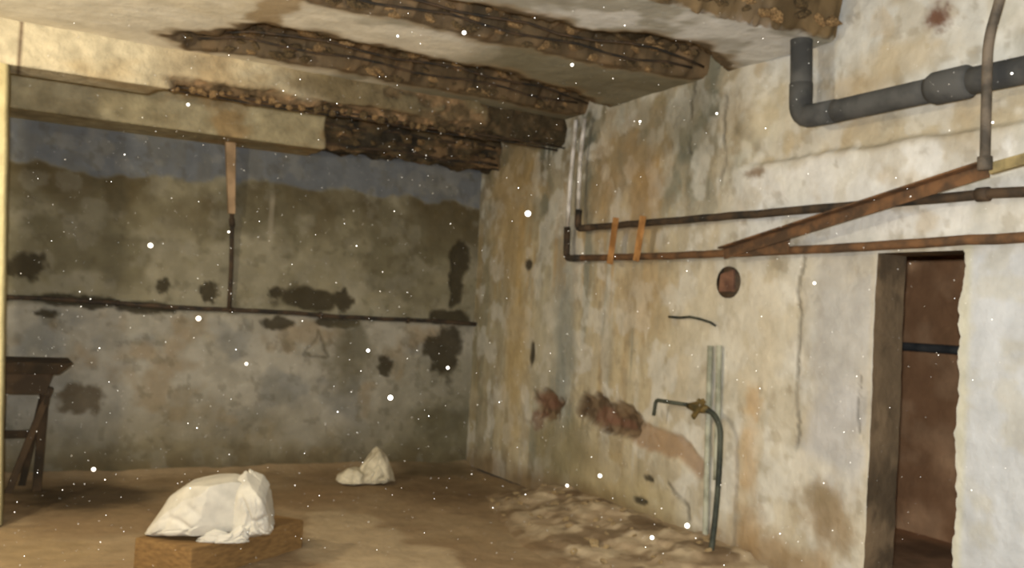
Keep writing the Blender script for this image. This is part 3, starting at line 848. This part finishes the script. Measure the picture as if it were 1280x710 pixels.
# ------------------------------------------------------------------ water tap, hose and conduits low on the right wall
for x, lb, y1, nm in ((883, 'pale upright conduit on the right wall, left of its twin behind the tap', 692, 'wall_conduit'), (895.5, 'pale upright conduit on the right wall, right of its twin behind the tap', 600, 'wall_conduit')):
    q = {883: [(4.330, 5.054, 1.446), (4.330, 5.035, 0.854), (4.330, 5.007, 0.041)], 895.5: [(4.330, 4.963, 1.452), (4.330, 4.945, 1.029), (4.330, 4.930, 0.544)]}[x]
    o = tube(nm, q, .020, M_pale_conduit)
    tag(o, lb, 'conduit')
e = empty('water_tap', (4.240, 5.048, 1.006))
tag(e, 'corroded water tap with bent spout pipe on the right wall', 'tap')
tube('spout', round_path([(4.220, 5.507, 0.911), (4.220, 5.488, 1.024), (4.220, 5.076, 1.030)], .03), .014, M_hose, e, seg=10, sub=0)
tube('valve_body', [(4.220, 5.127, 1.024), (4.220, 5.076, 1.024), (4.220, 5.025, 1.025), (4.220, 4.959, 1.022), (4.220, 4.910, 1.022)], .03, M_brass, e, radii=[.018, .03, .042, .03, .018], sub=0)
tube('valve_stem', [(4.220, 5.034, 1.029), (4.200, 4.989, 1.078)], .014, M_brass, e, sub=0, seg=10)
bm_obj('handle', bar_bm((4.190, 5.034, 0.953), (4.190, 4.928, 1.084), .035, .02, (0, 1, 0), .005), M_brass, e)
tube('wall_bracket', [(4.220, 4.926, 1.020), (4.370, 5.101, 0.999)], .018, M_brass, e, sub=0, seg=10)
h = tube('rubber_hose', round_path([(4.220, 4.959, 1.022), (4.220, 4.852, 1.002), (4.210, 4.771, 0.912), (4.200, 4.755, 0.633), (4.190, 4.756, 0.373), (4.160, 4.749, 0.117), (4.100, 4.756, 0.007)], .10), .019, M_hose, None, seg=10)
tag(h, 'dark rubber hose drooping from the tap to the floor', 'hose')

# rusty round cover on the wall
e = empty('junction_box', (4.350, 4.912, 1.885))
tag(e, 'round rusty brown junction box set in the right wall', 'junction box')
c = Vector((4.360, 4.924, 1.886))
tube('rim', [(c.x + .03, c.y, c.z), (c.x - .022, c.y, c.z)], .108, M_rust_dark, e, seg=22, sub=0)
bm_obj('cover', hexa_bm([(c.x - .02, c.y + .06, c.z - .07), (c.x - .02, c.y - .085, c.z - .065), (c.x - .045, c.y - .085, c.z - .065), (c.x - .045, c.y + .06, c.z - .07), (c.x - .02, c.y + .05, c.z + .055), (c.x - .02, c.y - .075, c.z + .085), (c.x - .045, c.y - .075, c.z + .085), (c.x - .045, c.y + .05, c.z + .055)], .008), mat_mix('red_brown_rust', (88, 62, 48), (122, 88, 68), 9, .9), e)
o = tube('loose_wire', [(4.335, 5.535, 1.631), (4.330, 5.399, 1.629), (4.330, 5.291, 1.638), (4.325, 5.162, 1.625), (4.320, 5.054, 1.606), (4.320, 5.002, 1.586)], .009, M_hose, None, seg=8, sub=0)
tag(o, 'short dark loose wire on the right wall under the junction box', 'wire')

# pipe seen through the doorway
o = tube('service_pipe', [(6.45, 2.6, 1.50), (6.45, 4.5, 1.50), (6.45, 6.9, 1.50)], .035, M_black_pipe)
tag(o, 'dark horizontal pipe on the brown wall seen through the doorway', 'pipe')

# ------------------------------------------------------------------ trestle bench at the left
e = empty('trestle_bench', (-.3, 8.3, 0))
tag(e, 'dark wooden trestle bench against the back wall beside the pillar', 'bench')
bm_obj('top', hexa_bm([(-1.2, 8.02, .93), (.44, 8.02, .93), (.44, 8.62, .93), (-1.2, 8.62, .93), (-1.2, 8.0, 1.02), (.54, 8.0, 1.02), (.54, 8.64, 1.02), (-1.2, 8.64, 1.02)], .008), M_wood_dark, e)
bm_obj('apron', hexa_bm([(-1.1, 8.10, .77), (.36, 8.10, .77), (.36, 8.14, .77), (-1.1, 8.14, .77), (-1.1, 8.10, .935), (.41, 8.10, .935), (.41, 8.14, .935), (-1.1, 8.14, .935)], .004), M_wood_brown, e)
bm_obj('rear_apron', hexa_bm([(-1.1, 8.52, .79), (.36, 8.52, .79), (.36, 8.56, .79), (-1.1, 8.56, .79), (-1.1, 8.52, .935), (.40, 8.52, .935), (.40, 8.56, .935), (-1.1, 8.56, .935)], .004), M_wood_brown, e)
for x in (.355, -.98):
    bm_obj('leg', bar_bm((x, 8.30, -.01), (x + .01, 8.30, .80), .065, .065, (0, 1, 0)), M_wood_dark, e)
    bm_obj('diagonal_leg', bar_bm((x - .20, 8.26, -.01), (x + .04, 8.16, .82), .06, .05, (0, 1, 0)), M_wood_brown, e)
    bm_obj('rear_leg', bar_bm((x - .10, 8.54, -.01), (x + .02, 8.54, .80), .055, .05, (0, 1, 0)), M_wood_dark, e)
bm_obj('side_rail', bar_bm((.375, 8.12, .72), (.375, 8.56, .72), .07, .035, (0, 0, 1)), M_wood_dark, e)
bm_obj('stretcher', bar_bm((-.98, 8.42, .42), (.355, 8.42, .42), .06, .03, (0, 0, 1)), M_wood_dark, e)

# ------------------------------------------------------------------ timber baulk and the two sacks
TL = Vector((.750, 5.806, .18)); TF = Vector((1.035, 5.481, .18)); TR = Vector((1.83, 6.02, .18))
sd = TR - TF; wd = TL - TF
wd = wd - sd * (wd.dot(sd) / sd.dot(sd)) * .6
c4 = [TF, TR, TR + wd, TF + wd]
bm = hexa_bm([Vector((v.x, v.y, -.01)) for v in c4] + c4, bevel=.012)
o = bm_obj('timber_baulk', bm, M_wood)
tag(o, 'short thick brown timber baulk on the floor under the white sack', 'timber')


def sack(name, mat, c, ax, L, W, hprof, wprof, seed, label, facets=46, crease=.05, sub=6, planes=12):
    """crumpled sack: boxy body swept along ax, creased between soft panels"""
    q = random.Random(seed)
    ax = Vector(ax).normalized(); sx = Vector((-ax.y, ax.x, 0))
    bm = bmesh.new()
    bmesh.ops.create_icosphere(bm, subdivisions=sub, radius=1)
    co = np.array([v.co[:] for v in bm.verts])
    seeds = np.array([[q.gauss(0, 1), q.gauss(0, 1), q.gauss(0, 1)] for _ in range(facets)])
    seeds /= np.linalg.norm(seeds, axis=1)[:, None]
    wv = co + .08 * np.sin(co[:, [1, 2, 0]] * 4 + seed) + .025 * np.sin(co[:, [2, 0, 1]] * 9 + seed)
    dd = np.sqrt(((wv[:, None, :] - seeds[None]) ** 2).sum(-1)); dd.sort(axis=1)
    pan = np.clip((dd[:, 1] - dd[:, 0]) / .13, 0, 1)
    s2 = np.array([[q.gauss(0, 1), q.gauss(0, 1), q.gauss(0, 1)] for _ in range(facets * 4)])
    s2 /= np.linalg.norm(s2, axis=1)[:, None]
    d2 = np.sqrt(((wv[:, None, :] - s2[None]) ** 2).sum(-1)); d2.sort(axis=1)
    pan2 = np.clip((d2[:, 1] - d2[:, 0]) / .12, 0, 1)
    r = (np.abs(co) ** 3.2).sum(1) ** (-1 / 3.2)
    r = r * (1 - crease + crease * pan - crease * .35 * (1 - pan2))
    b = co * r[:, None]
    for _ in range(planes):                      # stiff cloth pulls flat between its corners
        nv = np.array([q.gauss(0, 1), q.gauss(0, 1), q.gauss(0, 1)]); nv /= np.linalg.norm(nv)
        h = b @ nv
        lim = np.abs(h).max() * q.uniform(.74, .88)
        b = b - nv[None] * np.clip(h - lim, 0, 9)[:, None] * .9
    s = b[:, 0]
    hs = np.interp(s, [h[0] for h in hprof], [h[1] for h in hprof])
    ws = np.interp(s, [h[0] for h in wprof], [h[1] for h in wprof])
    zz = np.where(b[:, 2] > 0, b[:, 2] * hs * .75 + hs * .25, hs * .25 * (1 + b[:, 2]))
    zz = np.maximum(zz, 0) + .004
    lean = np.interp(s, [-1, 0, 1], [0, 0, 0])
    for i, v in enumerate(bm.verts):
        v.co = Vector(c) + ax * (s[i] * L / 2) + sx * (b[i, 1] * ws[i] * W / 2 + lean[i]) + Vector((0, 0, zz[i]))
    o = bm_obj(name, bm, mat, None, smooth=True)
    return o


e = empty('white_sack', (1.18, 5.80, .18))
tag(e, 'large white bulging sack lying on the timber baulk', 'sack')
AX = Vector((.86, -.36, 0)).normalized()
def sack_part(name, mat, e, *a, **k):
    o = sack(name, mat, *a, **k)
    o.parent = e
    o.matrix_parent_inverse = Matrix.Translation(-Vector(e.location))
    return o


sack_part('body', M_sack, e, (1.13, 5.80, .175), AX, .60, .42, [(-1, .03), (-.88, .09), (-.6, .235), (-.25, .33), (.2, .385), (.6, .425), (.85, .425), (1, .40)], [(-1, .75), (0, 1), (1, 1)], 11, '', facets=13, crease=.06)
sack_part('gathered_mouth', M_sack, e, Vector((1.13, 5.80, .175)) + AX * .30, AX, .27, .37, [(-1, .36), (-.3, .40), (.3, .385), (1, .30)], [(-1, .9), (1, .9)], 37, '', facets=30, crease=.13, planes=14)
sack_part('loose_fold', M_sack, e, Vector((1.13, 5.80, .172)) + AX * .17 - Vector((-AX.y, AX.x, 0)) * .165, Vector((.95, -.3, 0)), .30, .09, [(-1, .03), (-.3, .08), (.2, .06), (.7, .12), (1, .05)], [(-1, .6), (1, 1)], 41, '', facets=22, crease=.22, sub=6, planes=5)

e = empty('crumpled_sack', (3.0, 8.05, 0))
tag(e, 'small crumpled off-white sack on the floor by the back wall', 'sack')
o = sack('body', M_sack_dull, (3.05, 8.05, -.005), (.9, -.2, 0), .42, .34, [(-1, .06), (-.6, .12), (-.2, .24), (.2, .34), (.6, .28), (1, .06)], [(-1, .5), (0, 1), (1, .8)], 23, '', facets=26, crease=.16)
o.parent = e; o.matrix_parent_inverse = Matrix.Translation(-Vector(e.location))
o = sack('folded_flap', M_sack_dull, (2.86, 8.02, -.005), (.85, -.4, 0), .30, .20, [(-1, .12), (-.5, .15), (.2, .17), (1, .1)], [(-1, .7), (0, 1), (1, .8)], 29, '', facets=18, crease=.16, sub=5)
o.parent = e; o.matrix_parent_inverse = Matrix.Translation(-Vector(e.location))

# ------------------------------------------------------------------ dust hanging in the air
def dust():
    q = random.Random(99)
    bm0 = bmesh.new(); bmesh.ops.create_icosphere(bm0, subdivisions=2, radius=1)
    v0 = np.array([v.co[:] for v in bm0.verts]); f0 = np.array([[v.index for v in f.verts] for f in bm0.faces]); bm0.free()
    P_ = []; R_ = []
    for _ in range(3600):
        y = q.uniform(1.8, 8.2); x = q.uniform(.06, 4.1); z = q.uniform(.1, 3.2)
        P_.append((x, y, z)); R_.append(.0007 + .0017 * q.random() ** 4)
    for c, r in [((0.817, 2.068, 1.385), 0.0067), ((0.695, 1.903, 1.502), 0.0041), ((1.499, 1.937, 1.046), 0.0061), ((1.462, 2.611, 1.917), 0.0107), ((1.081, 2.347, 2.364), 0.0066), ((0.413, 3.186, 1.749), 0.0092), ((1.452, 2.374, 2.345), 0.0057), ((0.490, 3.129, 2.204), 0.0061), ((0.629, 3.067, 1.806), 0.0046), ((0.562, 3.113, 1.525), 0.0092), ((0.299, 3.273, 1.026), 0.0077), ((1.269, 2.733, 1.412), 0.0061), ((1.757, 2.440, 2.230), 0.0046), ((2.277, 2.174, 1.746), 0.0061), ((1.707, 2.052, 1.038), 0.0080), ((1.716, 2.501, 1.095), 0.0077), ((1.626, 2.551, 1.058), 0.0061), ((2.377, 1.648, 2.197), 0.0040), ((2.415, 1.623, 2.335), 0.0040), ((1.970, 2.323, 2.269), 0.0046), ((0.705, 3.040, 1.389), 0.0061), ((1.062, 2.809, 2.459), 0.0046)]:
        P_.append(c); R_.append(r)
    P_ = np.array(P_); R_ = np.array(R_)
    V_ = (P_[:, None, :] + v0[None] * R_[:, None, None]).reshape(-1, 3)
    F_ = (f0[None] + (np.arange(len(P_)) * len(v0))[:, None, None]).reshape(-1, 3)
    me = bpy.data.meshes.new('airborne_dust')
    me.from_pydata(V_.tolist(), [], F_.tolist())
    me.materials.append(M_dust)
    o = link_mesh('airborne_dust', me)
    tag(o, 'pale dust specks floating in the air of the room', 'dust', kind='stuff')


dust()
